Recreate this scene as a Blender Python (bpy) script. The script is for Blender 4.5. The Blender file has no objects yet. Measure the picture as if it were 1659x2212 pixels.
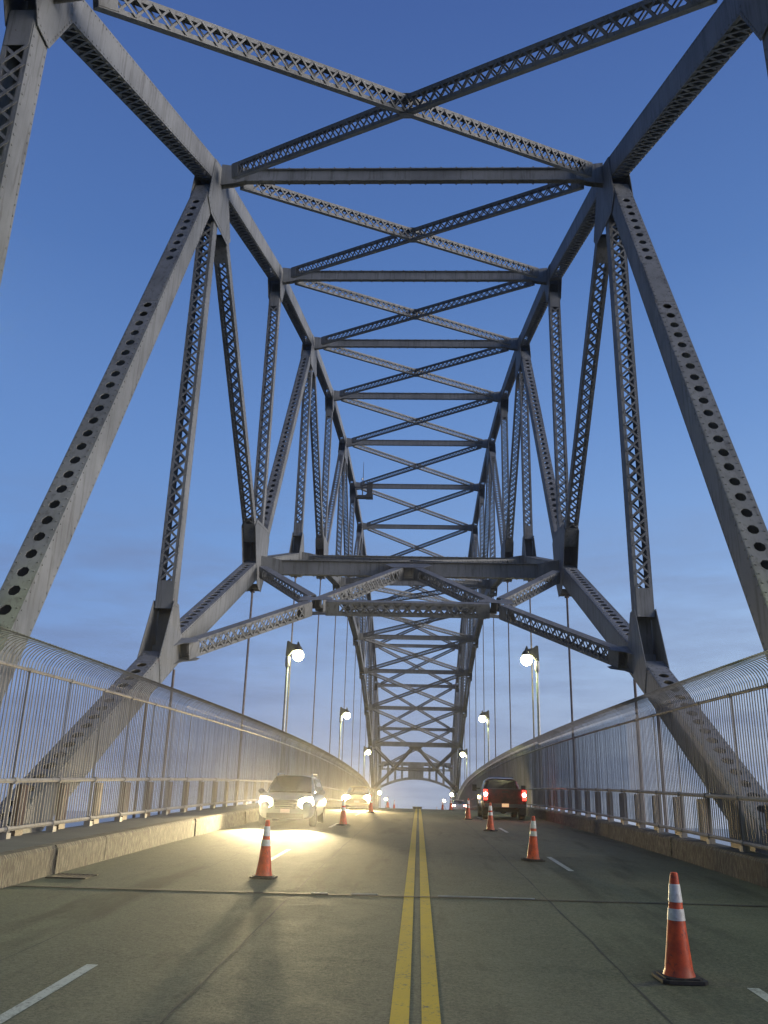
import bpy, math, random
from mathutils import Vector, Matrix
random.seed(7)
S = bpy.context.scene
COL = S.collection
PI = math.pi

# ------------------------------------------------------------------ camera
cam_d = bpy.data.cameras.new("camera")
cam = bpy.data.objects.new("camera", cam_d)
COL.objects.link(cam)
cam_d.sensor_fit = 'VERTICAL'; cam_d.sensor_height = 24.0
cam_d.lens = 24.0 * 1883.14 / 2212.0
cam_d.clip_start = 0.1; cam_d.clip_end = 20000
MR = Vector((0.99897, 0.03685, 0.02631)); MD = Vector((0.01275, 0.32874, -0.94433)); MF = Vector((-0.04345, 0.9437, 0.32793))
cm = Matrix((MR, -MD, -MF)).transposed().to_4x4()
cm.translation = Vector((-0.0117, 0.0, 1.8397))
cam.matrix_world = cm
S.camera = cam

# ------------------------------------------------------------------ world: dusk sky, exposure
S.view_settings.view_transform = 'Standard'; S.view_settings.look = 'None'
S.view_settings.exposure = 0.0; S.view_settings.gamma = 1.0
S.cycles.use_denoising = True
S.cycles.sample_clamp_indirect = 4.0
S.cycles.max_bounces = 6


def lin(r, g, b):
    def f(c):
        c /= 255.0
        return c / 12.92 if c <= 0.04045 else ((c + 0.055) / 1.055) ** 2.4
    return (f(r), f(g), f(b), 1.0)


class NT:
    """small helper round a node tree"""
    def __init__(s, nt): s.nt = nt; nt.nodes.clear()
    def n(s, t, **kw):
        nd = s.nt.nodes.new(t)
        for k, v in kw.items():
            if k == 'inp':
                for a, b in v.items(): nd.inputs[a].default_value = b
            else: setattr(nd, k, v)
        return nd
    def l(s, a, b): s.nt.links.new(a, b)
    def math(s, op, a, b=None, c=None):
        m = s.n('ShaderNodeMath', operation=op)
        for i, v in enumerate((a, b, c)):
            if v is None: continue
            if isinstance(v, (int, float)): m.inputs[i].default_value = v
            else: s.l(v, m.inputs[i])
        return m.outputs[0]
    def mix(s, f, a, b, mode='MIX'):
        m = s.n('ShaderNodeMix', data_type='RGBA', blend_type=mode)
        for i, v in ((0, f), (6, a), (7, b)):
            if isinstance(v, (int, float, tuple)): m.inputs[i].default_value = v
            else: s.l(v, m.inputs[i])
        return m.outputs[2]
    def ramp(s, f, stops, interp='LINEAR'):
        r = s.n('ShaderNodeValToRGB'); r.color_ramp.interpolation = interp
        e = r.color_ramp.elements
        while len(e) < len(stops): e.new(0.5)
        for q, (p, c) in zip(e, stops): q.position = p; q.color = c if len(c) == 4 else (*c, 1)
        s.l(f, r.inputs[0]); return r.outputs[0]
    def noise(s, vec, scale, detail=4, rough=0.55, out=0):
        q = s.n('ShaderNodeTexNoise', inp={'Scale': scale, 'Detail': detail, 'Roughness': rough})
        if vec is not None: s.l(vec, q.inputs['Vector'])
        return q.outputs[out]
    def mapping(s, vec, scale, loc=(0, 0, 0)):
        m = s.n('ShaderNodeMapping', inp={'Scale': scale, 'Location': loc}); s.l(vec, m.inputs[0]); return m.outputs[0]


SUN_AZ, SUN_EL = math.radians(102), math.radians(7)
GLOW_AZ = math.radians(62)
w = bpy.data.worlds.new("World"); S.world = w; w.use_nodes = True
t = NT(w.node_tree)
tc = t.n('ShaderNodeTexCoord'); sep = t.n('ShaderNodeSeparateXYZ'); t.l(tc.outputs['Generated'], sep.inputs[0])
zz = t.math('MAXIMUM', sep.outputs[2], 0.0)
left = t.ramp(zz, [(0.0, lin(146, 162, 194)), (0.08, lin(132, 154, 198)), (0.16, lin(126, 159, 212)), (0.27, lin(114, 154, 212)),
                   (0.42, lin(99, 138, 199)), (0.56, lin(82, 119, 181)), (0.76, lin(68, 98, 160)), (1.0, lin(62, 86, 146))])
right = t.ramp(zz, [(0.0, lin(212, 220, 230)), (0.08, lin(200, 214, 232)), (0.16, lin(184, 208, 236)), (0.27, lin(146, 182, 230)),
                    (0.42, lin(113, 153, 212)), (0.56, lin(90, 129, 191)), (0.76, lin(72, 104, 167)), (1.0, lin(62, 86, 146))])
# direction towards the place where the sun went down (to the right of the road)
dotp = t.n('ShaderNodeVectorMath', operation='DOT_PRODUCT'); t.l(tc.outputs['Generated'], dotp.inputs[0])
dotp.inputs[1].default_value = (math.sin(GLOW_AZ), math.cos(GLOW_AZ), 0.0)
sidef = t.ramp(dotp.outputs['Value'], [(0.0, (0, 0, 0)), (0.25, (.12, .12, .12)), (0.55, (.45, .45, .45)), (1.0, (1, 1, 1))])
base = t.mix(sidef, left, right)
# thin stratus streaks low in the sky
dv = t.n('ShaderNodeVectorMath', operation='DIVIDE')
den = t.n('ShaderNodeCombineXYZ'); zden = t.math('ADD', zz, 0.10)
for i in range(3): t.l(zden, den.inputs[i])
t.l(tc.outputs['Generated'], dv.inputs[0]); t.l(den.outputs[0], dv.inputs[1])
cn = t.noise(t.mapping(dv.outputs[0], (0.55, 1.2, 0.0), (3.1, 0.4, 0)), 1.6, 7, 0.6)
cn2 = t.noise(t.mapping(tc.outputs['Generated'], (2.6, 2.6, 15.0), (1.7, 0.2, .3)), 2.0, 9, 0.66)
cm1 = t.ramp(t.math('ADD', t.math('MULTIPLY', cn, .35), t.math('MULTIPLY', cn2, .65)), [(0.44, (0, 0, 0)), (0.54, (.5, .5, .5)), (0.66, (1, 1, 1))])
lowmask = t.ramp(zz, [(0.0, (1, 1, 1)), (0.24, (.85, .85, .85)), (0.36, (0, 0, 0))])
cf = t.math('MULTIPLY', t.math('MULTIPLY', cm1, lowmask), 0.85)
cloudcol = t.mix(sidef, lin(116, 133, 172), lin(138, 156, 192))
sky = t.mix(cf, base, cloudcol)
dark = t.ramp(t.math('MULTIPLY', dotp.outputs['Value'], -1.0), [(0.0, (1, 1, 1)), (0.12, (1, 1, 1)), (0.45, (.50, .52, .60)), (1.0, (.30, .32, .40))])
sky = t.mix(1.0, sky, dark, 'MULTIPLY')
gnd = t.math('LESS_THAN', sep.outputs[2], -0.02)
sky = t.mix(gnd, sky, lin(30, 34, 46))
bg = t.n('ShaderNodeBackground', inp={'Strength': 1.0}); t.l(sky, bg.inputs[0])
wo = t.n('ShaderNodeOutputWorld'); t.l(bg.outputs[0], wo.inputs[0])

sl = bpy.data.lights.new("sun", 'SUN'); sl.energy = 4.3; sl.angle = math.radians(40); sl.color = (1.0, 0.90, 0.84)
so = bpy.data.objects.new("sun", sl); COL.objects.link(so)
sd = Vector((math.sin(SUN_AZ) * math.cos(SUN_EL), math.cos(SUN_AZ) * math.cos(SUN_EL), math.sin(SUN_EL)))
so.rotation_euler = sd.to_track_quat('Z', 'Y').to_euler()
so.location = (60, 30, 40)

# ------------------------------------------------------------------ layout constants
PANEL = 13.589; YMID = 94.658
XLI, XRI = -7.75, 6.55            # inner faces of the two trusses
MW = 0.60                          # member width across
XL, XR = XLI - MW / 2, XRI + MW / 2


def zd(y):
    """roadway height"""
    z = 0.05276 * y - 0.000285 * y * y
    if y > 110: z -= 0.0009 * (y - 110) ** 2
    if y > 200: z = zd(200) - 0.16 * (y - 200)
    return z


def slope(y): return (zd(y + .1) - zd(y - .1)) / .2


# ------------------------------------------------------------------ materials
def mat(name, col, rough=0.6, metal=0.0, noise=None, bump=None, emit=None, spec=None, coat=None):
    m = bpy.data.materials.new(name); m.use_nodes = True
    q = NT(m.node_tree)
    p = q.n('ShaderNodeBsdfPrincipled', inp={'Roughness': rough, 'Metallic': metal})
    p.inputs['Base Color'].default_value = (*col, 1)
    if spec is not None: p.inputs['Specular IOR Level'].default_value = spec
    if coat: p.inputs['Coat Weight'].default_value = coat
    o = q.n('ShaderNodeOutputMaterial'); q.l(p.outputs[0], o.inputs[0])
    g = q.n('ShaderNodeTexCoord').outputs['Object']
    if noise:
        for (sc, c2, lo, hi) in noise:
            f = q.ramp(q.noise(g, sc, 6, .6), [(lo, (0, 0, 0)), (hi, (1, 1, 1))])
            src = p.inputs['Base Color'].links[0].from_socket if p.inputs['Base Color'].links else (*col, 1)
            q.l(q.mix(f, src, (*c2, 1)), p.inputs['Base Color'])
    if bump:
        b = q.n('ShaderNodeBump', inp={'Strength': bump[1], 'Distance': bump[2]})
        q.l(q.noise(g, bump[0], 5, .65), b.inputs['Height']); q.l(b.outputs[0], p.inputs['Normal'])
    if emit:
        p.inputs['Emission Color'].default_value = (*emit[0], 1); p.inputs['Emission Strength'].default_value = emit[1]
    m['p'] = 1
    return m


def steel_mat(name, c1, c2, rust):
    m = bpy.data.materials.new(name); m.use_nodes = True
    q = NT(m.node_tree)
    g = q.n('ShaderNodeTexCoord').outputs['Object']
    f1 = q.ramp(q.noise(g, 0.5, 6, .62), [(.35, (0, 0, 0)), (.68, (1, 1, 1))])
    c = q.mix(f1, (*c1, 1), (*c2, 1))
    st = q.noise(q.mapping(g, (3.0, 3.0, .28)), 1.6, 7, .65)
    f2 = q.ramp(st, [(.50, (0, 0, 0)), (.74, (.6, .6, .6))])
    c = q.mix(f2, c, (c1[0] * .48, c1[1] * .46, c1[2] * .42, 1))
    f3 = q.ramp(q.noise(g, 5.5, 5, .7), [(.66, (0, 0, 0)), (.74, (1, 1, 1))])
    c = q.mix(q.math('MULTIPLY', f3, rust), c, (.11, .055, .035, 1))
    st2 = q.ramp(q.noise(q.mapping(g, (7.0, 7.0, .5)), 1.1, 8, .7), [(.54, (0, 0, 0)), (.60, (.5, .5, .5))])
    c = q.mix(st2, c, (c1[0] * .36, c1[1] * .33, c1[2] * .30, 1))
    p = q.n('ShaderNodeBsdfPrincipled', inp={'Roughness': .62}); q.l(c, p.inputs['Base Color'])
    p.inputs['Specular IOR Level'].default_value = .3
    b = q.n('ShaderNodeBump', inp={'Strength': .35, 'Distance': .01}); q.l(q.noise(g, 22, 4, .6), b.inputs['Height']); q.l(b.outputs[0], p.inputs['Normal'])
    o = q.n('ShaderNodeOutputMaterial'); q.l(p.outputs[0], o.inputs[0])
    return m


M = {}
M['steel'] = steel_mat('bridge_paint', (.268, .277, .268), (.17, .177, .17), .8)
M['fence'] = steel_mat('fence_paint', (.33, .315, .285), (.24, .225, .20), .8)
M['ruststeel'] = steel_mat('weathered_steel', (.22, .16, .12), (.13, .09, .07), .8)
M['pole'] = mat('galvanised_pole', (.42, .43, .41), .45, .3, noise=[(6, (.30, .31, .29), .4, .7)])
M['housing'] = mat('lamp_housing', (.10, .10, .085), .5, noise=[(9, (.06, .06, .05), .4, .6)])
M['bulb'] = mat('lit_lamp_glass', (.9, .9, .8), .3, emit=((1.0, .97, .52), 60))
M['cable'] = mat('hanger_rope', (.20, .175, .17), .7, noise=[(4, (.10, .08, .08), .4, .7)])
M['concrete'] = mat('sidewalk_concrete', (.13, .135, .12), .9, noise=[(1.2, (.09, .095, .085), .35, .7), (14, (.11, .11, .10), .55, .8)], bump=(40, .5, .01))
M['rubber'] = mat('black_rubber', (.022, .022, .022), .75, noise=[(20, (.05, .048, .042), .5, .7)], bump=(30, .3, .005))
M['orange'] = mat('cone_orange', (.80, .105, .022), .5, noise=[(7, (.50, .06, .02), .40, .60), (18, (.30, .05, .03), .58, .68), (3.1, (.62, .16, .07), .5, .7)])
M['band'] = mat('cone_white_band', (.80, .80, .76), .4, noise=[(9, (.58, .56, .50), .45, .65), (30, (.45, .42, .36), .62, .72)])
M['tar'] = mat('joint_sealer', (.025, .026, .022), .8, noise=[(6, (.05, .05, .045), .4, .7)], bump=(30, .5, .01))
M['yellow'] = None
M['silver'] = mat('silver_car_paint', (.20, .20, .21), .28, .35, coat=.6)
M['redpaint'] = mat('dark_red_car_paint', (.026, .004, .004), .3, .1, coat=.5, noise=[(3, (.10, .014, .012), .4, .6)])
M['whitecar'] = mat('white_car_paint', (.75, .75, .75), .3, coat=.5)
M['tan'] = mat('gold_car_paint', (.42, .36, .26), .35, .4)
M['glass'] = mat('dark_car_glass', (.012, .014, .014), .08, spec=.6)
M['blackplastic'] = mat('black_plastic', (.02, .02, .02), .55)
M['chrome'] = mat('chrome', (.6, .6, .6), .15, 1.0)
M['tyre'] = mat('tyre_rubber', (.018, .018, .018), .85, bump=(40, .4, .01))
M['rim'] = mat('wheel_rim', (.4, .4, .41), .35, .9)
M['head'] = mat('lit_headlight', (1, 1, 1), .3, emit=((1.0, .86, .52), 45))
M['head_far'] = mat('lit_far_headlight', (1, 1, 1), .3, emit=((1.0, .80, .40), 70))
M['tail'] = mat('lit_tail_lamp', (.5, .01, .01), .3, emit=((1.0, .03, .02), 7.0))
M['tailhot'] = mat('lit_tail_bulb', (1, .3, .2), .3, emit=((1.0, .30, .22), 120))
M['amber'] = mat('lit_amber_lamp', (1, .5, .1), .3, emit=((1.0, .62, .20), 14))
M['plate'] = mat('lit_number_plate', (.8, .55, .35), .5, emit=((1.0, .55, .25), .7))
M['plate_dim'] = mat('number_plate', (.62, .52, .50), .5)
M['brown'] = mat('brown_box', (.20, .16, .07), .7, noise=[(3, (.12, .1, .05), .4, .6)])
M['iron'] = mat('cast_iron', (.06, .055, .045), .6, .4, noise=[(12, (.14, .12, .09), .5, .7)])


def road_mat():
    m = bpy.data.materials.new('worn_concrete_road'); m.use_nodes = True
    q = NT(m.node_tree); g = q.n('ShaderNodeTexCoord').outputs['Object']
    big = q.ramp(q.noise(q.mapping(g, (1, .28, 1)), .42, 5, .6), [(.32, (0, 0, 0)), (.7, (1, 1, 1))])
    c = q.mix(big, (.046, .056, .036, 1), (.122, .135, .088, 1))
    mid = q.ramp(q.noise(g, 2.6, 6, .7), [(.40, (0, 0, 0)), (.70, (1, 1, 1))])
    c = q.mix(q.math('MULTIPLY', mid, .6), c, (.06, .062, .046, 1))
    # wheel paths polished darker along the lanes
    sx = q.n('ShaderNodeSeparateXYZ'); q.l(g, sx.inputs[0])
    wv = q.math('ABSOLUTE', q.math('SUBTRACT', q.math('ABSOLUTE', sx.outputs[0]), 1.5))
    wp = q.ramp(q.math('MULTIPLY', q.math('PINGPONG', q.math('ADD', wv, .1), .9), 1.1), [(.1, (1, 1, 1)), (.75, (0, 0, 0))])
    c = q.mix(q.math('MULTIPLY', wp, .55), c, (.052, .058, .042, 1))
    fine = q.noise(g, 70, 3, .8)
    c = q.mix(q.math('MULTIPLY', q.ramp(fine, [(.35, (0, 0, 0)), (.75, (1, 1, 1))]), .55), c, (.27, .27, .21, 1))
    agg = q.ramp(q.noise(g, 24, 6, .8), [(.44, (0, 0, 0)), (.60, (1, 1, 1))])
    c = q.mix(q.math('MULTIPLY', agg, .5), c, (.235, .235, .165, 1))
    pit = q.ramp(q.noise(g, 31, 5, .75), [(.56, (0, 0, 0)), (.64, (1, 1, 1))])
    c = q.mix(q.math('MULTIPLY', pit, .6), c, (.04, .042, .03, 1))
    oil = q.ramp(q.noise(q.mapping(g, (1.3, .16, 1), (4.2, 1.1, 0)), .8, 6, .65), [(.52, (0, 0, 0)), (.66, (1, 1, 1))])
    c = q.mix(q.math('MULTIPLY', oil, .55), c, (.034, .038, .028, 1))
    spots = q.n('ShaderNodeTexVoronoi', inp={'Scale': 3.1}); q.l(g, spots.inputs['Vector'])
    sp = q.ramp(spots.outputs['Distance'], [(.03, (1, 1, 1)), (.075, (0, 0, 0))])
    c = q.mix(q.math('MULTIPLY', sp, .7), c, (.045, .045, .038, 1))
    p = q.n('ShaderNodeBsdfPrincipled'); q.l(c, p.inputs['Base Color'])
    q.l(q.ramp(mid, [(0, (.80, .80, .80)), (1, (.95, .95, .95))]), p.inputs['Roughness'])
    p.inputs['Specular IOR Level'].default_value = .15
    b = q.n('ShaderNodeBump', inp={'Strength': .7, 'Distance': .01})
    q.l(q.math('ADD', q.noise(g, 60, 4, .75), q.math('MULTIPLY', q.noise(g, 9, 4, .6), 1.2)), b.inputs['Height']); q.l(b.outputs[0], p.inputs['Normal'])
    o = q.n('ShaderNodeOutputMaterial'); q.l(p.outputs[0], o.inputs[0]); return m


def paint_mat(name, c1, c2, lo, hi):
    """worn road paint: flakes let the road colour through"""
    m = bpy.data.materials.new(name); m.use_nodes = True
    q = NT(m.node_tree); g = q.n('ShaderNodeTexCoord').outputs['Object']
    f = q.ramp(q.noise(g, 1.7, 5, .6), [(.3, (0, 0, 0)), (.7, (1, 1, 1))])
    c = q.mix(f, (*c1, 1), (*c2, 1))
    wear = q.ramp(q.math('ADD', q.math('MULTIPLY', q.noise(g, 26, 5, .7), .7), q.math('MULTIPLY', q.noise(g, 4, 4, .6), .3)), [(lo, (0, 0, 0)), (hi, (1, 1, 1))])
    c = q.mix(wear, c, (.12, .12, .09, 1))
    p = q.n('ShaderNodeBsdfPrincipled', inp={'Roughness': .7}); q.l(c, p.inputs['Base Color'])
    o = q.n('ShaderNodeOutputMaterial'); q.l(p.outputs[0], o.inputs[0]); return m


def kerb_mat():
    m = bpy.data.materials.new('rough_granite_kerb'); m.use_nodes = True
    q = NT(m.node_tree); g = q.n('ShaderNodeTexCoord').outputs['Object']
    v = q.noise(q.mapping(g, (1, 20, 3.2)), 1.5, 9, .78)
    c = q.ramp(v, [(.40, (.03, .026, .019)), (.50, (.10, .09, .065)), (.60, (.33, .30, .235))])
    c = q.mix(q.math('MULTIPLY', q.ramp(q.noise(g, .9, 4, .6), [(.4, (0, 0, 0)), (.7, (1, 1, 1))]), .5), c, (.09, .08, .06, 1))
    p = q.n('ShaderNodeBsdfPrincipled', inp={'Roughness': .85}); q.l(c, p.inputs['Base Color'])
    b = q.n('ShaderNodeBump', inp={'Strength': 1.0, 'Distance': .05}); q.l(v, b.inputs['Height']); q.l(b.outputs[0], p.inputs['Normal'])
    o = q.n('ShaderNodeOutputMaterial'); q.l(p.outputs[0], o.inputs[0]); return m


def water_mat():
    m = bpy.data.materials.new('canal_water'); m.use_nodes = True
    q = NT(m.node_tree); g = q.n('ShaderNodeTexCoord').outputs['Object']
    p = q.n('ShaderNodeBsdfPrincipled', inp={'Roughness': .18}); p.inputs['Base Color'].default_value = (.022, .03, .04, 1)
    b = q.n('ShaderNodeBump', inp={'Strength': .5, 'Distance': .4}); q.l(q.noise(g, .25, 5, .6), b.inputs['Height']); q.l(b.outputs[0], p.inputs['Normal'])
    o = q.n('ShaderNodeOutputMaterial'); q.l(p.outputs[0], o.inputs[0]); return m


M['road'] = road_mat(); M['yellow'] = paint_mat('yellow_road_paint', (.62, .42, .015), (.54, .36, .03), .55, .66)
M['white'] = paint_mat('white_road_paint', (.55, .56, .50), (.42, .44, .38), .50, .66)
M['kerb'] = kerb_mat(); M['water'] = water_mat()
M['ground'] = mat('scrub_ground', (.05, .06, .035), .95, noise=[(.05, (.09, .08, .05), .4, .6)])


# ------------------------------------------------------------------ mesh helpers
class MB:
    def __init__(s): s.v = []; s.f = []
    def add(s, vs, fs):
        b = len(s.v); s.v.extend([tuple(q) for q in vs]); s.f.extend([tuple(b + i for i in f) for f in fs]); return s
    def frame_box(s, c, a, b, d):
        """box: centre c, half-extent vectors a, b, d"""
        c = Vector(c); vs = []
        for i in (-1, 1):
            for j in (-1, 1):
                for k in (-1, 1): vs.append(c + i * a + j * b + k * d)
        fs = [(0, 1, 3, 2), (4, 6, 7, 5), (0, 4, 5, 1), (2, 3, 7, 6), (0, 2, 6, 4), (1, 5, 7, 3)]
        return s.add(vs, fs)
    def box(s, x0, x1, y0, y1, z0, z1):
        return s.frame_box(((x0 + x1) / 2, (y0 + y1) / 2, (z0 + z1) / 2), Vector(((x1 - x0) / 2, 0, 0)), Vector((0, (y1 - y0) / 2, 0)), Vector((0, 0, (z1 - z0) / 2)))
    def bar(s, p, q, sdir, wid, thk):
        """flat bar from p to q; width along sdir-ish, thickness perpendicular"""
        p = Vector(p); q = Vector(q); u = (q - p); L = u.length
        if L < 1e-6: return s
        u /= L; n = u.cross(Vector(sdir)); n.normalize(); sd_ = n.cross(u)
        return s.frame_box((p + q) / 2, u * L / 2, sd_ * wid / 2, n * thk / 2)
    def tube(s, pts, r, n=8, caps=True):
        pts = [Vector(p) for p in pts]; rings = []
        rr = r if isinstance(r, (list, tuple)) else [r] * len(pts)
        up = None; vs = []
        for i, p in enumerate(pts):
            d = (pts[min(i + 1, len(pts) - 1)] - pts[max(i - 1, 0)]).normalized()
            ref = Vector((0, 0, 1)) if abs(d.z) < .9 else Vector((0, 1, 0))
            a = d.cross(ref).normalized(); b = a.cross(d)
            for k in range(n):
                t_ = 2 * PI * k / n; vs.append(p + (a * math.cos(t_) + b * math.sin(t_)) * rr[i])
        fs = []
        for i in range(len(pts) - 1):
            for k in range(n):
                k2 = (k + 1) % n; fs.append((i * n + k, i * n + k2, (i + 1) * n + k2, (i + 1) * n + k))
        if caps: fs.append(tuple(range(n - 1, -1, -1))); fs.append(tuple((len(pts) - 1) * n + k for k in range(n)))
        return s.add(vs, fs)
    def lathe(s, prof, c=(0, 0, 0), n=24, axis='Z', square=None):
        vs = []; fs = []
        for (r, z) in prof:
            for k in range(n):
                a = 2 * PI * k / n; x, y = r * math.cos(a), r * math.sin(a)
                if axis == 'Z': vs.append((c[0] + x, c[1] + y, c[2] + z))
                elif axis == 'X': vs.append((c[0] + z, c[1] + x, c[2] + y))
                else: vs.append((c[0] + x, c[1] + z, c[2] + y))
        for i in range(len(prof) - 1):
            for k in range(n):
                k2 = (k + 1) % n; fs.append((i * n + k, i * n + k2, (i + 1) * n + k2, (i + 1) * n + k))
        fs.append(tuple(range(n))); fs.append(tuple((len(prof) - 1) * n + k for k in range(n)))
        return s.add(vs, fs)
    def prism(s, poly, off):
        """poly: list of 3D points, extruded by vector off"""
        off = Vector(off); n = len(poly); a = [Vector(p) for p in poly]; b = [p + off for p in a]
        fs = [tuple(range(n)), tuple(range(2 * n - 1, n - 1, -1))] + [(i, i + n, (i + 1) % n + n, (i + 1) % n) for i in range(n)]
        return s.add(a + b, fs)
    def build(s, name, m, parent=None, smooth=False, loc=None):
        me = bpy.data.meshes.new(name); vs = s.v
        if loc is not None: vs = [(x - loc[0], y - loc[1], z - loc[2]) for x, y, z in vs]
        me.from_pydata(vs, [], s.f); me.update()
        bm_fix(me)
        if smooth:
            for p in me.polygons: p.use_smooth = True
            try: me.set_sharp_from_angle(angle=math.radians(38))
            except Exception: pass
        me.materials.append(m)
        o = bpy.data.objects.new(name, me); COL.objects.link(o)
        if parent is not None: o.parent = parent
        if loc is not None: o.location = loc
        return o


import bmesh
def bm_fix(me):
    b = bmesh.new(); b.from_mesh(me); bmesh.ops.recalc_face_normals(b, faces=b.faces); b.to_mesh(me); b.free()


def tag(o, label=None, cat=None, group=None, kind=None):
    if label: o['label'] = label
    if cat: o['category'] = cat
    if group: o['group'] = group
    if kind: o['kind'] = kind
    return o


def empty(name, loc=(0, 0, 0), rot=(0, 0, 0)):
    o = bpy.data.objects.new(name, None); COL.objects.link(o); o.location = loc; o.rotation_euler = rot
    o.empty_display_size = .2; return o


def copy_tree(o, parent=None):
    c = o.copy(); COL.objects.link(c)
    if parent is not None: c.parent = parent
    for ch in [q for q in list(bpy.data.objects) if q.parent == o and q is not c]: copy_tree(ch, c)
    return c


# ------------------------------------------------------------------ riveted member builders
def rods_face(mb, a, u, s, L, ws, off, n, pitch, bw):
    """X lacing on one face: bars between the two edges"""
    N = max(2, int(round(L / pitch))); pt = L / N; h = ws / 2
    for i in range(N):
        p0 = a + u * (i * pt) + n * off; p1 = a + u * ((i + 1) * pt) + n * off
        mb.bar(p0 - s * h, p1 + s * h, s, bw, .014)
        mb.bar(p0 + s * h + n * .016, p1 - s * h + n * .016, s, bw, .014)


def member(mb, a, b, s, ws, wn, lace='X', pitch=.46, trim=(0, 0), batten=.8, mid=False, bw=.065, faces=(1, -1), hole=(.5, .13)):
    """box member a-b. s = unit normal of the two solid plates (ws apart), n = the laced direction (wn deep)"""
    a = Vector(a); b = Vector(b); u = (b - a).normalized(); a = a + u * trim[0]; b = b - u * trim[1]
    L = (b - a).length; s = Vector(s); s = (s - u * s.dot(u)).normalized(); n = u.cross(s).normalized()
    for k in (-1, 1):
        mb.frame_box((a + b) / 2 + s * k * (ws / 2 - .012), u * L / 2, s * .012, n * wn / 2)
        for f in (-1, 1):   # angle legs the lacing is riveted to
            mb.frame_box((a + b) / 2 + s * k * (ws / 2 - .024 - .04) + n * f * (wn / 2 - .010), u * L / 2, s * .04, n * .008)
    batten = min(batten, L * .2)
    if (a.y + b.y) / 2 < 48 and L > 6 and abs(s.x) > .9:      # rivet heads, only where they are large enough to see
        nr = int(L / .24)
        for j in range(nr):
            p = a + u * ((j + .5) * L / nr)
            for k in (-1, 1):
                for e in (-1, 1):
                    mb.frame_box(p + s * k * (ws / 2 + .006) + n * e * (wn / 2 - .06), u * .016, s * .008, n * .016)
            if lace == 'perf':
                for e in (-1, 1): mb.frame_box(p - n * (wn / 2 + .02) + s * e * (ws / 2 - .07), u * .016, s * .016, n * .010); mb.frame_box(p + n * (wn / 2 + .02) + s * e * (ws / 2 - .07), u * .016, s * .016, n * .010)
    ts = [(0, batten), (L - batten, L)]
    if mid: ts.append((L * mid - 1.2, L * mid + 1.2))
    ts.sort()
    for f in faces:
        for (t0, t1) in ts:
            mb.frame_box(a + u * (t0 + t1) / 2 + n * f * (wn / 2 + .006), u * (t1 - t0) / 2, s * (ws / 2 - .03), n * .007)
        segs = [(ts[i][1], ts[i + 1][0]) for i in range(len(ts) - 1)]
        lc_ = lace if isinstance(lace, str) else lace[faces.index(f)]
        for (t0, t1) in segs:
            if lc_ == 'X':
                rods_face(mb, a + u * t0, u, s, t1 - t0, ws - .09, f * (wn / 2 + .008), n, pitch, bw)
            elif lc_ == 'solid':
                mb.frame_box(a + u * (t0 + t1) / 2 + n * f * (wn / 2 + .006), u * (t1 - t0) / 2, s * (ws / 2 - .03), n * .007)
            else:
                perf(mb, a + u * t0, u, s, t1 - t0, ws - .04, n, f * (wn / 2 + .006), *hole)
    return mb


def perf(mb, a, u, s, L, ws, n, off, pitch, r):
    """cover plate with a row of oval holes"""
    N = max(1, int(round(L / pitch))); pt = L / N; h = ws / 2; th = .016 * (1 if off > 0 else -1)
    for i in range(N):
        c = a + u * ((i + .5) * pt) + n * off
        hole = [(math.cos(q * PI / 4 + PI / 8) * r * 1.12, math.sin(q * PI / 4 + PI / 8) * r) for q in range(8)]
        outer = [(pt / 2, h * .5), (pt * .25, h), (-pt * .25, h), (-pt / 2, h * .5), (-pt / 2, -h * .5), (-pt * .25, -h), (pt * .25, -h), (pt / 2, -h * .5)]
        ext = [(pt / 2, h), (-pt / 2, h), (-pt / 2, -h), (pt / 2, -h)]
        vs = [c + u * x + s * y for x, y in hole] + [c + u * x + s * y for x, y in outer] + [c + u * x + s * y for x, y in ext]
        vs += [c - n * th * 1.5 + u * x + s * y for x, y in hole]
        fs = [(k, (k + 1) % 8, 8 + (k + 1) % 8, 8 + k) for k in range(8)]
        fs += [(8, 9, 16), (10, 11, 17), (12, 13, 18), (14, 15, 19)]
        fs += [(k, (k + 1) % 8, 20 + (k + 1) % 8, 20 + k) for k in range(8)]
        mb.add(vs, fs)


def hull2(pts):
    pts = sorted(set(pts)); lo = []; up = []
    def cr(o, a, b): return (a[0] - o[0]) * (b[1] - o[1]) - (a[1] - o[1]) * (b[0] - o[0])
    for p in pts:
        while len(lo) > 1 and cr(lo[-2], lo[-1], p) <= 0: lo.pop()
        lo.append(p)
    for p in reversed(pts):
        while len(up) > 1 and cr(up[-2], up[-1], p) <= 0: up.pop()
        up.append(p)
    return lo[:-1] + up[:-1]


def ibeam(mb, a, b, up, depth, wid, web=.03, fl=.03):
    """I section from a to b, depth along up"""
    a = Vector(a); b = Vector(b); u = (b - a); L = u.length; u /= L; up = Vector(up); up = (up - u * up.dot(u)).normalized(); n = u.cross(up)
    c = (a + b) / 2
    mb.frame_box(c, u * L / 2, up * (depth / 2 - fl), n * web / 2)
    for k in (-1, 1): mb.frame_box(c + up * k * (depth / 2 - fl / 2), u * L / 2, up * fl / 2, n * wid / 2)
    return mb


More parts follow.
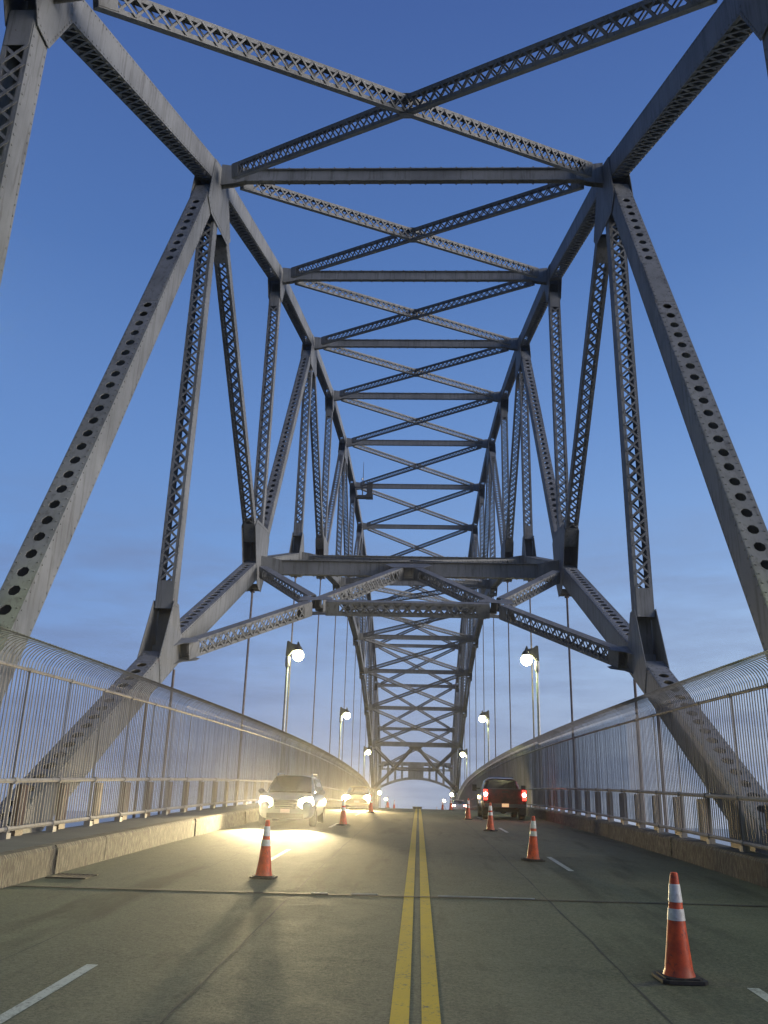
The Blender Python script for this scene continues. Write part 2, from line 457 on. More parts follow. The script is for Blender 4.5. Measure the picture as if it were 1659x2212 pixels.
# ------------------------------------------------------------------ setting: deck
def ribbon(name, xs, m, y0=-12, y1=330, dy=1.5, zoff=0.0, skirt=None, zfun=None):
    """strip that follows the roadway; xs = list of (x, dz)"""
    mb = MB(); ys = [y0 + i * dy for i in range(int((y1 - y0) / dy) + 1)]
    n = len(xs)
    vs = [(x, y, zd(y) + dz + zoff) for y in ys for (x, dz) in xs]
    fs = [(i * n + k, i * n + k + 1, (i + 1) * n + k + 1, (i + 1) * n + k) for i in range(len(ys) - 1) for k in range(n - 1)]
    mb.add(vs, fs); return mb


road_mb = ribbon('road', [(-6.1, -1.0), (-6.1, 0), (-3, 0), (0, 0.0), (3, 0), (6.1, 0), (6.1, -1.0)], M['road'])
road = road_mb.build('road', M['road']); road['kind'] = 'structure'
yl = MB()
for (x0, x1) in ((-.205, -.06), (.035, .18)):
    for i in range(int((150 + 6) / 1.0)):
        y = -6 + i; yl.add([(x0, y, zd(y) + .004), (x1, y, zd(y) + .004), (x1, y + 1, zd(y + 1) + .004), (x0, y + 1, zd(y + 1) + .004)], [(0, 1, 2, 3)])
yo = yl.build('centre_line', M['yellow'], road); yo['label'] = 'double solid yellow centre line'
wl = MB()
for sx, off in ((-3.02, 0), (3.02, 0)):
    for k in range(9):
        y0 = 5.82 + 12.85 * k
        for j in range(3):
            y = y0 + j * 1.04; jx = random.uniform(-.006, .006)
            wl.add([(sx - .055 + jx, y, zd(y) + .004), (sx + .055 + jx, y, zd(y) + .004), (sx + .055, y + 1.04, zd(y + 1.04) + .004), (sx - .055, y + 1.04, zd(y + 1.04) + .004)], [(0, 1, 2, 3)])
wl.build('lane_dash', M['white'], road)['label'] = 'broken white lane lines'
sm = MB()   # sealed slab seams and cracks
for sx in (-1.86, 1.95, -3.9):
    ys = [-4 + .5 * i for i in range(240)]; prev = None
    for y in ys:
        x = sx + .008 * math.sin(y * 1.1 + sx) + random.uniform(-.010, .010); wd = random.uniform(.006, .016) * (1 if abs(sx) < 3 else .5)
        cur = (x, y, wd)
        if prev: sm.add([(prev[0] - prev[2], prev[1], zd(prev[1]) + .003), (prev[0] + prev[2], prev[1], zd(prev[1]) + .003), (x + wd, y, zd(y) + .003), (x - wd, y, zd(y) + .003)], [(0, 1, 2, 3)])
        prev = cur
sm.build('seam', M['tar'], road)
# expansion joint
ej = MB(); prev = None
for i in range(62):
    x = -6.1 + i * .2; y = 14.0 + .035 * (x + 6) + random.uniform(-.01, .01); wd = random.uniform(.05, .085)
    if prev: ej.add([(prev[0], prev[1] - prev[2], zd(prev[1]) + .006), (x, y - wd, zd(y) + .006), (x, y + wd, zd(y) + .006), (prev[0], prev[1] + prev[2], zd(prev[1]) + .006)], [(0, 1, 2, 3)])
    prev = (x, y, wd)
ej.build('expansion_joint', M['tar'], road)
ej = MB()
for (x0, x1) in ((.3, 1.75), (-1.6, -1.35), (-1.0, -.6)):
    yy = 14.0 + .035 * ((x0 + x1) / 2 + 6) + .06
    ej.frame_box(((x0 + x1) / 2, yy, zd(yy) + .012), Vector(((x1 - x0) / 2, .035 * (x1 - x0) / 2, 0)), Vector((0, .014, .014 * .05)), Vector((0, 0, .006)))
ej.build('joint_edge_bar', M['pole'], road)

sw = ribbon('l', [(-7.62, -1.0), (-7.62, .46), (-6.38, .44), (-6.38, .2)], None).build('sidewalk', M['concrete']); sw['kind'] = 'structure'; sw['label'] = 'raised grey concrete footway along the left kerb'
sw = ribbon('r', [(6.36, .2), (6.36, .46), (6.56, .47), (6.56, -1.0)], None).build('sidewalk', M['concrete']); sw['kind'] = 'structure'; sw['label'] = 'narrow concrete ledge under the right fence'


def kerb(side):
    mb = MB(); y = -6.0; k = 0
    while y < 150:
        L = 2.4 - .025; x0 = 6.1 + random.uniform(-.012, .012); N = 6
        for j in range(N):
            a = y + L * j / N; b = y + L * (j + 1) / N
            xa = side * x0; xb = side * 6.385
            P = [(xa, -.02), (xa, .40), (xa + side * .045, .455), (xb, .455), (xb, -.02)]
            mb.prism([(px, a, zd(a) + pz) for px, pz in P], (0, b - a, zd(b) - zd(a)))
        y += 2.4; k += 1
    o = mb.build('kerb', M['kerb']); o['kind'] = 'structure'
    o['label'] = 'tall rough granite kerb on the %s side' % ('left' if side < 0 else 'right'); return o


kerb(-1); kerb(1)
MB().box(-6.5, 6.5, -10, 150, 0, 0)
# deck edge beams (underside of the roadway)
ub = MB()
for (x0, x1) in ((-7.6, -7.2), (6.15, 6.5)):
    for i in range(60):
        a = -10 + i * 5; ub.prism([(x0, a, zd(a) - 1.3), (x1, a, zd(a) - 1.3), (x1, a, zd(a) - 1.01), (x0, a, zd(a) - 1.01)], (0, 5, zd(a + 5) - zd(a)))
wt = MB(); wt.add([(-9000, -9000, -42), (9000, -9000, -42), (9000, 9000, -42), (-9000, 9000, -42)], [(0, 1, 2, 3)])
o = wt.build('water', M['water']); o['kind'] = 'structure'; o['label'] = 'wide canal and bay far below the bridge'
gb = MB()
for (y0, y1) in ((-400, -40), (245, 620)):
    gb.prism([(-300, y0, -43), (300, y0, -43), (300, y0, -39), (-300, y0, -39)], (0, y1 - y0, 0))
o = gb.build('ground', M['ground']); o['kind'] = 'structure'; o['label'] = 'dark canal banks far below'

# ------------------------------------------------------------------ the bridge
ZU = {1: 11.3, 2: 17.9, 3: 24.464, 4: 29.347, 5: 33.084, 6: 35.847, 7: 37.444, 8: 37.899}
ZL = {1: -9.5, 2: -1.4, 3: 6.25, 4: 12.947, 5: 17.272, 6: 20.744, 7: 22.875, 8: 23.6}
for i in range(9, 16): ZU[i] = ZU[16 - i]; ZL[i] = ZL[16 - i]
def ny(i): return YMID + (i - 8) * PANEL
def U(i, x): return Vector((x, ny(i), ZU[i]))
def Lo(i, x): return Vector((x, ny(i), ZL[i]))

bridge = empty('arch_bridge', (0, YMID, 0))
tag(bridge, 'grey riveted steel through arch bridge with laced members spanning the road', 'bridge')
bridge.location = (0, 0, 0)
X1 = Vector((1, 0, 0))
UC_D, LC_D = .78, .82
LOWF = 1   # which laced side of a chord faces down


def part(mb, name, m=None, parent=None, label=None):
    o = mb.build(name, m or M['steel'], parent or bridge)
    if label: o['label'] = label
    return o


for side, x in ((-1, XL), (1, XR)):
    sn = 'left' if side < 0 else 'right'
    # chords: one continuous chord per truss, its gusset plates below it
    uc = MB(); gus = MB(); lc = MB(); gus2 = MB()
    for i in range(1, 15):
        member(uc, U(i, x), U(i + 1, x), X1, MW, UC_D, lace=('X', 'solid'), trim=(.55, .55), batten=.55, faces=(LOWF, -LOWF), pitch=.42, bw=.075)
        member(lc, Lo(i, x), Lo(i + 1, x), X1, MW + .02, LC_D, lace='perf', trim=(.6, .6), batten=.9, hole=(.52, .15), mid=False)
    uco = part(uc, 'upper_chord', label='upper chord of the %s truss' % sn)
    lco = part(lc, 'lower_chord', label='lower chord of the %s truss' % sn)
    # web members
    for i in range(1, 16):
        odd = i % 2 == 1
        wv_ = .50 if i not in (3, 13) else .54
        if i not in (1, 15) or True:
            mb = member(MB(), Lo(i, x), U(i, x), X1, MW - .04, wv_ if i != 2 and i != 14 else .62, lace='X', trim=(1.5, 1.15), batten=.9, pitch=.46)
            part(mb, 'vertical_post')
        if odd:
            for j in (i - 1, i + 1):
                if j < 2 or j > 14: continue
                heavy = (j < i) == (i < 8) and j != 8
                if i in (7, 9): heavy = False
                if heavy:
                    d = .72 if i in (3, 13) else .6
                    mb = member(MB(), U(i, x), Lo(j, x), X1, MW - .02, d, lace='perf', trim=(1.7, 1.6), batten=1.1, mid=(.27 if i in (3, 13) else False), hole=(.50, .125))
                else:
                    mb = member(MB(), U(i, x), Lo(j, x), X1, MW - .04, .50, lace='X', trim=(2.2, 1.6), batten=1.0, pitch=.44)
                part(mb, 'diagonal_member')
    # gusset plates: hull of the member ends
    for which, Z, mbx in (('u', ZU, gus), ('l', ZL, gus2)):
        for i in range(1, 16):
            c = (ny(i), Z[i]); dirs = []
            for j in (i - 1, i + 1):
                if 1 <= j <= 15:
                    d = Vector((ny(j) - c[0], Z[j] - c[1])).normalized(); dirs.append((d, .95 if which == 'u' else 1.15, UC_D if which == 'u' else LC_D))
            oz = (ZL if which == 'u' else ZU)[i]
            d = Vector((0, 1 if oz > c[1] else -1)); dirs.append((d, 1.75 if which == 'l' else 1.5, .56))
            if (which == 'u' and i % 2 == 1) or (which == 'l' and i % 2 == 0):
                for j in (i - 1, i + 1):
                    if 1 <= j <= 15 and not (j == 1 or j == 15):
                        zz_ = (ZL if which == 'u' else ZU)[j]
                        d = Vector((ny(j) - c[0], zz_ - c[1])).normalized(); dirs.append((d, 2.5, .62))
            pts = []
            for d, L, wd in dirs:
                pn = Vector((-d.y, d.x))
                for k in (-1, 1): pts.append((round(c[0] + d.x * L + pn.x * k * wd / 2, 4), round(c[1] + d.y * L + pn.y * k * wd / 2, 4)))
            if which == 'l' and 4 <= i <= 12: pts += [(c[0] - .35, c[1] - 1.15), (c[0] + .35, c[1] - 1.15)]
            h = hull2(pts); mbx = MB()
            for k in (-1, 1):
                mbx.prism([(x + k * (MW / 2 + .012), a, b) for a, b in h], (k * .02, 0, 0))
            # diaphragm plates that close the joint between the gussets
            if which == 'l' and 4 <= i <= 12:
                mbx.box(x - MW / 2, x + MW / 2, c[0] - .3, c[0] + .3, c[1] - 1.12, c[1] - .9)
            mbx.box(x - MW / 2 + .02, x + MW / 2 - .02, c[0] - .02, c[0] + .02, c[1] - .5, c[1] + .4)
            mbx.box(x - MW / 2 + .02, x + MW / 2 - .02, c[0] + .24, c[0] + .26, *((c[1] + .3, c[1] + 1.75) if which == 'l' else (c[1] - 1.45, c[1] - .2)))
            if i < 6:
                for q_ in range(len(h)):
                    (a1, b1), (a2, b2) = h[q_], h[(q_ + 1) % len(h)]
                    Lq = math.hypot(a2 - a1, b2 - b1); nq = int(Lq / .16)
                    for j in range(nq):
                        f_ = (j + .5) / nq; ya = a1 + (a2 - a1) * f_; za = b1 + (b2 - b1) * f_
                        ya += (c[0] - ya) * .07; za += (c[1] - za) * .07
                        for k in (-1, 1): mbx.box(x + k * (MW / 2 + .037) - .006, x + k * (MW / 2 + .037) + .006, ya - .017, ya + .017, za - .017, za + .017)
            part(mbx, 'gusset_plate', parent=uco if which == 'u' else lco)
    # twin rope hangers
    for i in range(4, 13):
        mb = MB()
        for dy in (-.07, .07):
            mb.tube([(x, ny(i) + dy, zd(ny(i)) - .9), (x, ny(i) + dy, ZL[i] - 1.0)], .038, 6)
        mb.box(x - .09, x + .09, ny(i) - .14, ny(i) + .14, ZL[i] - 1.24, ZL[i] - 1.13)
        part(mb, 'hanger_cable', M['cable'])
    for yy in (25.87, 28.37):
        mb = MB().tube([(x, yy, zd(yy) - .8), (x, yy, Lo(3, x).z - .6 + (yy - ny(3)) * .3)], .045, 6)
        part(mb, 'hanger_cable', M['cable'])

# top struts and sway X bracing between the trusses
xa, xb = XLI + .02, XRI - .02
def strut(P, Q, up, depth, name='top_strut', wid=.42):
    mb = MB(); ibeam(mb, P, Q, up, depth, wid, web=.03, fl=.035)
    P = Vector(P); Q = Vector(Q); u = (Q - P).normalized(); up = Vector(up).normalized(); n = u.cross(up)
    L = (Q - P).length; k = int(L / .55)
    # rivet clip angles along both flanges
    for f in (-1, 1):
        for j in range(k):
            mb.frame_box(P + u * (j + .5) * L / k + up * f * (depth / 2 + .012), u * .03, up * .015, n * (wid / 2 + .012))
    # end haunch plates
    for e, s_ in ((P, 1), (Q, -1)):
        for f in (-1, 1):
            mb.prism([e + n * f * (wid / 2 + .004) + up * (depth * .5 + .18), e + n * f * (wid / 2 + .004) - up * (depth * .5 + .2),
                      e + u * s_ * .55 + n * f * (wid / 2 + .004) - up * (depth * .5 + .12), e + u * s_ * 1.0 + n * f * (wid / 2 + .004) - up * depth * .45,
                      e + u * s_ * 1.0 + n * f * (wid / 2 + .004) + up * depth * .45, e + u * s_ * .55 + n * f * (wid / 2 + .004) + up * (depth * .5 + .1)], n * f * .014)
    return part(mb, name)


for i in range(2, 15):
    strut((xa, ny(i), ZU[i]), (xb, ny(i), ZU[i]), (0, 0, 1), .56, wid=.22)
for i in range(4, 13):
    strut((xa, ny(i), ZL[i]), (xb, ny(i), ZL[i]), (0, 0, 1), .72 if i in (4, 12) else .54, 'cross_strut', .26)


def xbrace(Z, i, depth, wid, name, pitch=.40):
    A = Vector((xa, ny(i), Z[i])); B = Vector((xb, ny(i), Z[i])); C_ = Vector((xa, ny(i + 1), Z[i + 1])); D = Vector((xb, ny(i + 1), Z[i + 1]))
    pn = (B - A).cross(C_ - A).normalized()
    mb = member(MB(), A, D, pn, wid, depth, lace='X', trim=(.9, .9), batten=.45, pitch=pitch, bw=.05, mid=False); part(mb, name)
    # second brace split at the crossing
    Xc = (B + C_) / 2; u = (C_ - B).normalized()
    m2 = MB()
    member(m2, B, C_, pn, wid + .03, depth - .02, lace='X', trim=(.9, .9), batten=.45, pitch=pitch, bw=.05)
    for k in (-1, 1):   # splice plates over and under the crossing
        v1 = (D - A).normalized() * .30; v2 = u * .30
        m2.prism([Xc + pn * k * (wid / 2 + .019) + q for q in (v1, v2, -v1, -v2)], pn * k * .014)
    part(m2, name)


for i in range(1, 15): xbrace(ZU, i, .24, .50, 'sway_brace', .42)
for i in range(4, 12): xbrace(ZL, i, .24, .48, 'sway_brace', .46)


# portal frames in the inclined panels L3-L4 and L12-L13
def portal(i, j):
    xm = (XLI + XRI) / 2; hw = (XRI - XLI) / 2 - .02
    def P(fx, tt): return Vector((xm + fx * hw, ny(i) + (ny(j) - ny(i)) * tt, ZL[i] + (ZL[j] - ZL[i]) * tt))
    pn = (P(1, 0) - P(-1, 0)).cross(P(0, 1) - P(0, 0)).normalized()
    fr = MB()
    kx = .495
    segs = []
    for s_ in (-1, 1):
        segs += [((0.03 * s_, .03), (kx * s_, .52)), ((kx * s_, .52), (s_ * 1.0, .97)), ((s_ * .985, .05), (kx * s_, .50))]
    segs.append(((-kx, .535), (kx, .535)))
    nm = ['portal_diagonal', 'portal_leg', 'portal_knee_brace'] * 2 + ['portal_strut']
    for k, ((a0, t0), (a1, t1)) in enumerate(segs):
        mb = member(MB(), P(a0, t0), P(a1, t1), pn, .56, .34, lace='X', trim=(.45, .45 if k % 3 else .3), batten=.5, pitch=.40, bw=.055)
        part(mb, nm[k])
    goff = .29
    g = MB()
    for s_ in (-1, 1):
        g = MB()
        for f in (-1, 1):
            c = P(kx * s_, .52) + pn * f * goff
            ex = Vector((1, 0, 0)) * s_; ey = (P(0, 1) - P(0, 0)).normalized()
            g.prism([c + ex * a * .72 + ey * b * .62 for a, b in ((-.95, .28), (-.95, -.30), (-.45, -.75), (.1, -.45), (.62, -.75), (.85, -.35), (.80, .25), (.95, .62), (.35, .55), (-.2, .3))], pn * f * .012)
        part(g, 'portal_gusset')
    g = MB()
    for f in (-1, 1):
        c = P(0, .02) + pn * f * goff; ey = (P(0, 1) - P(0, 0)).normalized()
        g.prism([c + X1 * a + ey * b for a, b in ((-1.1, .1), (-.75, .75), (.75, .75), (1.1, .1), (.9, -.25), (-.9, -.25))], pn * f * .012)
    part(g, 'portal_gusset')
    for s_ in (-1, 1):
        g = MB()
        for f in (-1, 1):
            c = P(s_, .95) + pn * f * goff
            g.prism([c + X1 * s_ * a * .6 + ey * b * .55 for a, b in ((0, .9), (0, -.9), (-.5, -.85), (-1.1, -.4), (-1.0, -.02), (-.35, .3))], pn * f * .012)
        part(g, 'portal_gusset')


portal(4, 3); portal(12, 13)

# far end portal with a shallow arch
def end_portal(y, ztop, zspring, zcrown):
    mb = MB(); x0, x1 = XLI, XRI; xm = (x0 + x1) / 2; hw = (x1 - x0) / 2
    mb.box(x0, x1, y - .25, y + .25, ztop - .75, ztop)
    N = 24; pts = []
    for k in range(N + 1):
        f = -1 + 2 * k / N; pts.append((xm + hw * f, zspring + (zcrown - zspring) * (1 - f * f)))
    for k in range(N):
        (a, za), (b, zb) = pts[k], pts[k + 1]
        mb.prism([(a, y - .25, za), (b, y - .25, zb), (b, y - .25, zb + .5), (a, y - .25, za + .5)], (0, .5, 0))
    part(mb, 'end_portal', label='far portal beam above a shallow steel arch')
    pm = MB()
    for f in (.40, .60, .81):
        for s_ in (-1, 1):
            xx = xm + s_ * hw * f; zz_ = zspring + (zcrown - zspring) * (1 - f * f) + .45
            pm.box(xx - .22, xx + .22, y - .12, y + .12, zz_, ztop - .7)
    part(pm, 'portal_spindle')
    kn = MB()
    for s_ in (-1, 1):
        X0 = xm + s_ * hw; P_ = [(X0, ztop - .7)] + [(X0 - s_ * (1.3 * (1 - math.sin(a * PI / 12))), ztop - .7 - 1.3 * (1 - math.cos(a * PI / 12))) for a in range(0, 7)]
        kn.prism([(px, y - .2, pz) for px, pz in P_], (0, .4, 0))
    part(kn, 'portal_knee')
    pp = MB(); pp.box(xm - 1.6, xm + 1.6, y - .20, y + .20, zcrown + .3, ztop - .75); part(pp, 'portal_panel')
    lb = MB(); member(lb, (x0, y - .1, ztop - 1.5), (x1, y - .1, ztop - 1.5), (0, 0, 1), .4, .3, lace='X', pitch=.5, batten=.4); part(lb, 'portal_strut')


end_portal(ny(15), 12.4, 7.1, 8.9)

# floor beams under the deck
for i in range(1, 16):
    y = ny(i); mb = MB(); ibeam(mb, (XL, y, zd(y) - 1.75), (XR, y, zd(y) - 1.75), (0, 0, 1), 1.1, .4); part(mb, 'floor_beam')
# small inspection platform with an antenna at the crown
pf = MB(); y = ny(8) - .8
pf.box(-7.7, -5.75, y - .5, y + .5, 36.15, 36.25)
for xx in (-7.6, -6.85, -6.0):
    pf.box(xx - .04, xx + .04, y - .5, y - .42, 36.25, 37.3); 
pf.box(-7.7, -5.75, y - .52, y - .44, 37.2, 37.3)
pf.box(-6.35, -5.7, y - .54, y - .46, 36.0, 37.9); pf.box(-7.7, -5.75, y - .56, y - .48, 36.0, 36.3); pf.box(-6.45, -5.65, y - .6, y + .2, 36.0, 36.4)
pfo = part(pf, 'inspection_platform', M['housing'])
mb = MB(); mb.tube([(-6.85, y, 36.2), (-6.85, y, 38.3), (-6.85, y, 40.6)], [.05, .045, .02], 6); part(mb, 'antenna', M['housing'], pfo)
mb = MB(); mb.lathe([(0.03, 0), (.09, .05), (.10, .2), (.03, .3)], (-6.95, y, 38.3), 10); part(mb, 'antenna_lamp', M['band'], pfo)


# ------------------------------------------------------------------ fences
def fence(side, X):
    sn = 'left' if side < 0 else 'right'
    root = empty('safety_fence', (X, 20, zd(20) + .46))
    tag(root, 'tall inward curving picket fence along the %s side of the roadway' % sn, 'fence', 'safety fences along the roadway')
    root.location = (0, 0, 0)
    Y0, Y1 = 2.0, 200.0; inn = -side
    def rail(dz, r, name, dx=0, Yend=Y1):
        mb = MB(); ys = [Y0 + 2.07 * i for i in range(int((Yend - Y0) / 2.07) + 1)]
        mb.tube([(X + dx, y, zd(y) + dz) for y in ys], r, 6)
        for y in ys:       # couplings
            mb.tube([(X + dx, y - .06, zd(y - .06) + dz), (X + dx, y + .06, zd(y + .06) + dz)], r * 1.45, 6)
        return mb.build(name, M['fence'], root)
    TOP, MID, BOT = 3.48, 1.46, .62
    rail(TOP, .034, 'top_rail'); rail(MID, .045, 'middle_rail', dx=inn * .03); rail(BOT, .042, 'bottom_rail', dx=inn * .02)
    # pickets with curved tops: one mesh, flat tubes with 4 sides
    pk = MB(); y = Y0; R = .43; k = 0
    while y < 165:
        near = y < 48
        sp = .138; r = .0115
        z = zd(y); tl = random.uniform(-.004, .004)
        path = [(X, z + BOT), (X, z + TOP)]
        na = 6 if near else 4
        for q in range(1, na + 1):
            a = math.radians(105) * q / na
            path.append((X + inn * R * (1 - math.cos(a)), z + TOP + .02 + R * math.sin(a)))
        n = 5 if y < 28 else 3
        pk.tube([(px + tl, y + tl, pz) for px, pz in path], r, n, caps=False)
        y += sp; k += 1
    pko = pk.build('picket_screen', M['fence'], root, smooth=True)
    # posts and post shoes
    k = 0; y = 16.5 - 2.07 * 6
    while y < 165:
        mb = MB(); z = zd(y)
        mb.box(X + side * .03 - .028, X + side * .03 + .028, y - .028, y + .028, z + .45, z + MID)
        mb.box(X + side * .03 - .008, X + side * .03 + .008, y - .011, y + .011, z + MID, z + TOP)
        mb.box(X - .07, X + .07, y - .09, y + .09, z + .45, z + .56)
        mb.build('post', M['fence'], root); y += 2.07; k += 1
    # outer brackets standing behind the lower part
    y = 16.5 - 2.07 * 6 + .8; pm = MB()
    while y < 150:
        xo = X + side * .10 
        pm = MB(); ww = .17 if side < 0 else .30
        pm.box(min(xo, xo + side * .10), max(xo, xo + side * .10), y - ww, y + ww, zd(y) - .6, zd(y) + MID - .08)
        pm.build('lower_post', M['ruststeel'], root); y += 2.07
    return root


fence(-1, -7.45); fence(1, 6.40)


# ------------------------------------------------------------------ street lamps
def make_lamp():
    root = empty('street_lamp')
    mb = MB(); mb.tube([(0, 0, -.6), (0, 0, 8.2)], [.095, .075], 12); mb.lathe([(.17, 0), (.17, .12), (.11, .35)], (0, 0, .3), 12)
    mb.build('pole', M['pole'], root, smooth=True)
    mb = MB(); mb.lathe([(.08, 0), (.145, .12), (.15, .6), (.10, .7)], (0, 0, 8.05), 12); mb.build('collar', M['pole'], root, smooth=True)
    # bracket: triangular plates reaching in over the road (+X), fins on top
    mb = MB()
    mb.prism([(-.12, -.16, 8.75), (-.08, -.16, 9.62), (.02, -.16, 9.66), (.22, -.16, 9.5), (.62, -.16, 9.42), (.66, -.16, 9.2), (.30, -.16, 9.05), (.05, -.16, 8.78)], (0, .32, 0))
    mb.prism([(.50, -.10, 9.4), (.56, -.10, 9.62), (.62, -.10, 9.62), (.72, -.10, 9.38)], (0, .2, 0))
    mb.build('bracket', M['housing'], root)
    mb = MB(); mb.lathe([(.10, .36), (.16, .34), (.25, .20), (.27, .10), (.26, .08)], (.62, 0, 9.0), 20)
    mb.build('lamp_hood', M['housing'], root, smooth=True)
    mb = MB(); prof = [(.02, .09)] + [(.33 * math.cos(a * PI / 16), -.33 * math.sin(a * PI / 16) - .20) for a in range(-6, 8)] + [(.02, -.53)]
    mb.lathe(prof, (.62, 0, 8.99), 20); mb.build('lamp_glass', M['bulb'], root, smooth=True)
    L = bpy.data.lights.new('lamp_beam', 'SPOT'); L.energy = 330; L.color = (.84, 1.0, .30); L.spot_size = math.radians(150); L.spot_blend = .35; L.shadow_soft_size = .22
    b = bpy.data.objects.new('lamp_beam', L); COL.objects.link(b); b.parent = root; b.location = (.62, 0, 8.25); b.rotation_euler = (0, math.radians(-8), 0)
    return root


l0 = make_lamp()
dist = ['nearest', 'second', 'third', 'farthest']
first = True
for k, y in enumerate((52.3, 90.3, 131.5, 173.5, 11.0)):
    for side, x in ((-1, -7.98), (1, 6.95)):
        o = l0 if first else copy_tree(l0); first = False
        o.location = (x, y, zd(y)); o.rotation_euler = (0, 0, 0 if side < 0 else PI)
        sn = 'left' if side < 0 else 'right'
        lab = {0: 'tall lit street lamp close behind the %s fence, largest of its row' % sn,
               1: 'lit street lamp on the %s, next one past the largest lamp' % sn,
               2: 'small lit street lamp beside the %s leg of the far arch' % sn,
               3: 'lowest, most distant lit street lamp on the %s, down near the road crest' % sn,
               4: 'lit street lamp beside the viewer, behind the %s fence' % sn}[k]
        tag(o, lab, 'street lamp', 'street lamps behind the fences')


# ------------------------------------------------------------------ traffic cones
def make_cone():
    root = empty('traffic_cone')
    H = .91
    def r(z): return .134 - (.134 - .034) * ((z - .04) / (H - .04)) ** .92
    mb = MB(); n = 12; s_ = .205
    pts = []
    for k in range(4):
        for (a, b) in ((-.6, -1), (.6, -1)):
            c, q = math.cos(k * PI / 2), math.sin(k * PI / 2); pts.append((s_ * (a * 1.3 * c - b * q), s_ * (a * 1.3 * q + b * c)))
    mb.prism([(x, y, 0) for x, y in pts], (0, 0, .028))
    mb.prism([(x * .82, y * .82, .028) for x, y in pts], (0, 0, .014))
    mb.build('base', M['rubber'], root)
    prof = [(r(.04) + .010, .038), (r(.04) + .006, .055), (r(.08), .08)] + [(r(.08 + .05 * k), .08 + .05 * k) for k in range(1, 16)] + [(.036, .885), (.034, .9), (.026, H), (.018, H)]
    MB().lathe(prof, n=28).build('cone_body', M['orange'], root, smooth=True)
    for (a, b) in ((.655, .81), (.50, .60)):
        pr = [(r(a), a), (r(a) + .004, a + .002)] + [(r(a + (b - a) * k / 6) + .004, a + (b - a) * k / 6) for k in range(1, 6)] + [(r(b) + .004, b - .002), (r(b), b)]
        MB().lathe(pr, n=28).build('reflective_collar', M['band'], root, smooth=True)
    return root


cn_ = make_cone(); first = True
cones = [(2.43, 9.16, 'biggest orange cone with two white bands, alone at the lower right'),
         (2.52, 20.65, 'orange cone with white bands, second nearest on the right side'),
         (2.50, 32.2, 'orange cone standing just behind the dark red pickup truck'),
         (2.28, 42.6, 'small orange cone left of the dark red pickup truck'),
         (2.40, 68, 'tiny orange cone at the road crest next to the far pale car'),
         (2.42, 92, 'tiny orange cone beside the distant bright work light on the right'),
         (2.46, 122, 'tiniest pale cone at the crest, nearest to the centre line on the right'),
         (-2.62, 15.94, 'largest orange cone on the left, in front of the silver minivan'),
         (-2.70, 33.2, 'orange cone between the silver minivan and the far pair of headlights'),
         (-2.56, 49.6, 'small dark orange cone below the right headlight of the far left car'),
         (-2.66, 80, 'tiny orange cone beside the distant bright work light on the left'),
         (-2.62, 100, 'tiniest orange cone at the crest left of the centre line')]
for x, y, lab in cones:
    o = cn_ if first else copy_tree(cn_); first = False
    o.location = (x, y, zd(y) + .006); a = math.atan(slope(y))
    o.rotation_euler = (a, random.uniform(-.02, .02), random.uniform(-.5, .5)); sc = 1.02; o.scale = (sc, sc, sc)
    tag(o, lab, 'traffic cone', 'orange traffic cones along the lane lines')


# ------------------------------------------------------------------ vehicles (local: +Y forward, origin on the road under the centre)
def loft(stations, n=20, pw=4.0):
    """stations (y, halfwidth, z0, z1, [shoulder tuck]) -> superellipse rings"""
    mb = MB(); vs = []; fs = []
    for st in stations:
        y, hw, z0, z1 = st[:4]; tk = st[4] if len(st) > 4 else 1.0
        zc, hz = (z0 + z1) / 2, (z1 - z0) / 2
        for k in range(n):
            a = 2 * PI * (k + .5) / n; c, s_ = math.cos(a), math.sin(a)
            r_ = (abs(c) ** pw + abs(s_) ** pw) ** (-1 / pw)
            zf = s_ * r_; wd = hw * (1 if zf <= 0 else 1 - (1 - tk) * zf)
            vs.append((c * r_ * wd, y, zc + zf * hz))
    for i in range(len(stations) - 1):
        for k in range(n):
            k2 = (k + 1) % n; fs.append((i * n + k, i * n + k2, (i + 1) * n + k2, (i + 1) * n + k))
    fs.append(tuple(range(n))); fs.append(tuple((len(stations) - 1) * n + k for k in range(n)))
    mb.add(vs, fs); return mb


def wheel(root, x, y, r, wd, name='wheel'):
    sd_ = 1 if x > 0 else -1
    w_ = MB().lathe([(r * .6, -wd / 2), (r * .93, -wd / 2), (r, -wd * .36), (r, wd * .36), (r * .93, wd / 2), (r * .6, wd / 2)], (x, y, r), 28, 'X').build('wheel', M['tyre'], root, smooth=True)
    MB().lathe([(r * .15, -wd * .40), (r * .58, -wd * .46), (r * .6, wd * .46), (r * .15, wd * .40)], (x, y, r), 20, 'X').build('rim', M['rim'], w_, smooth=True)
    return w_


def quadp(mb, pts, th):
    """thin panel with 4+ corners; th = offset vector"""
    return mb.prism(pts, th)


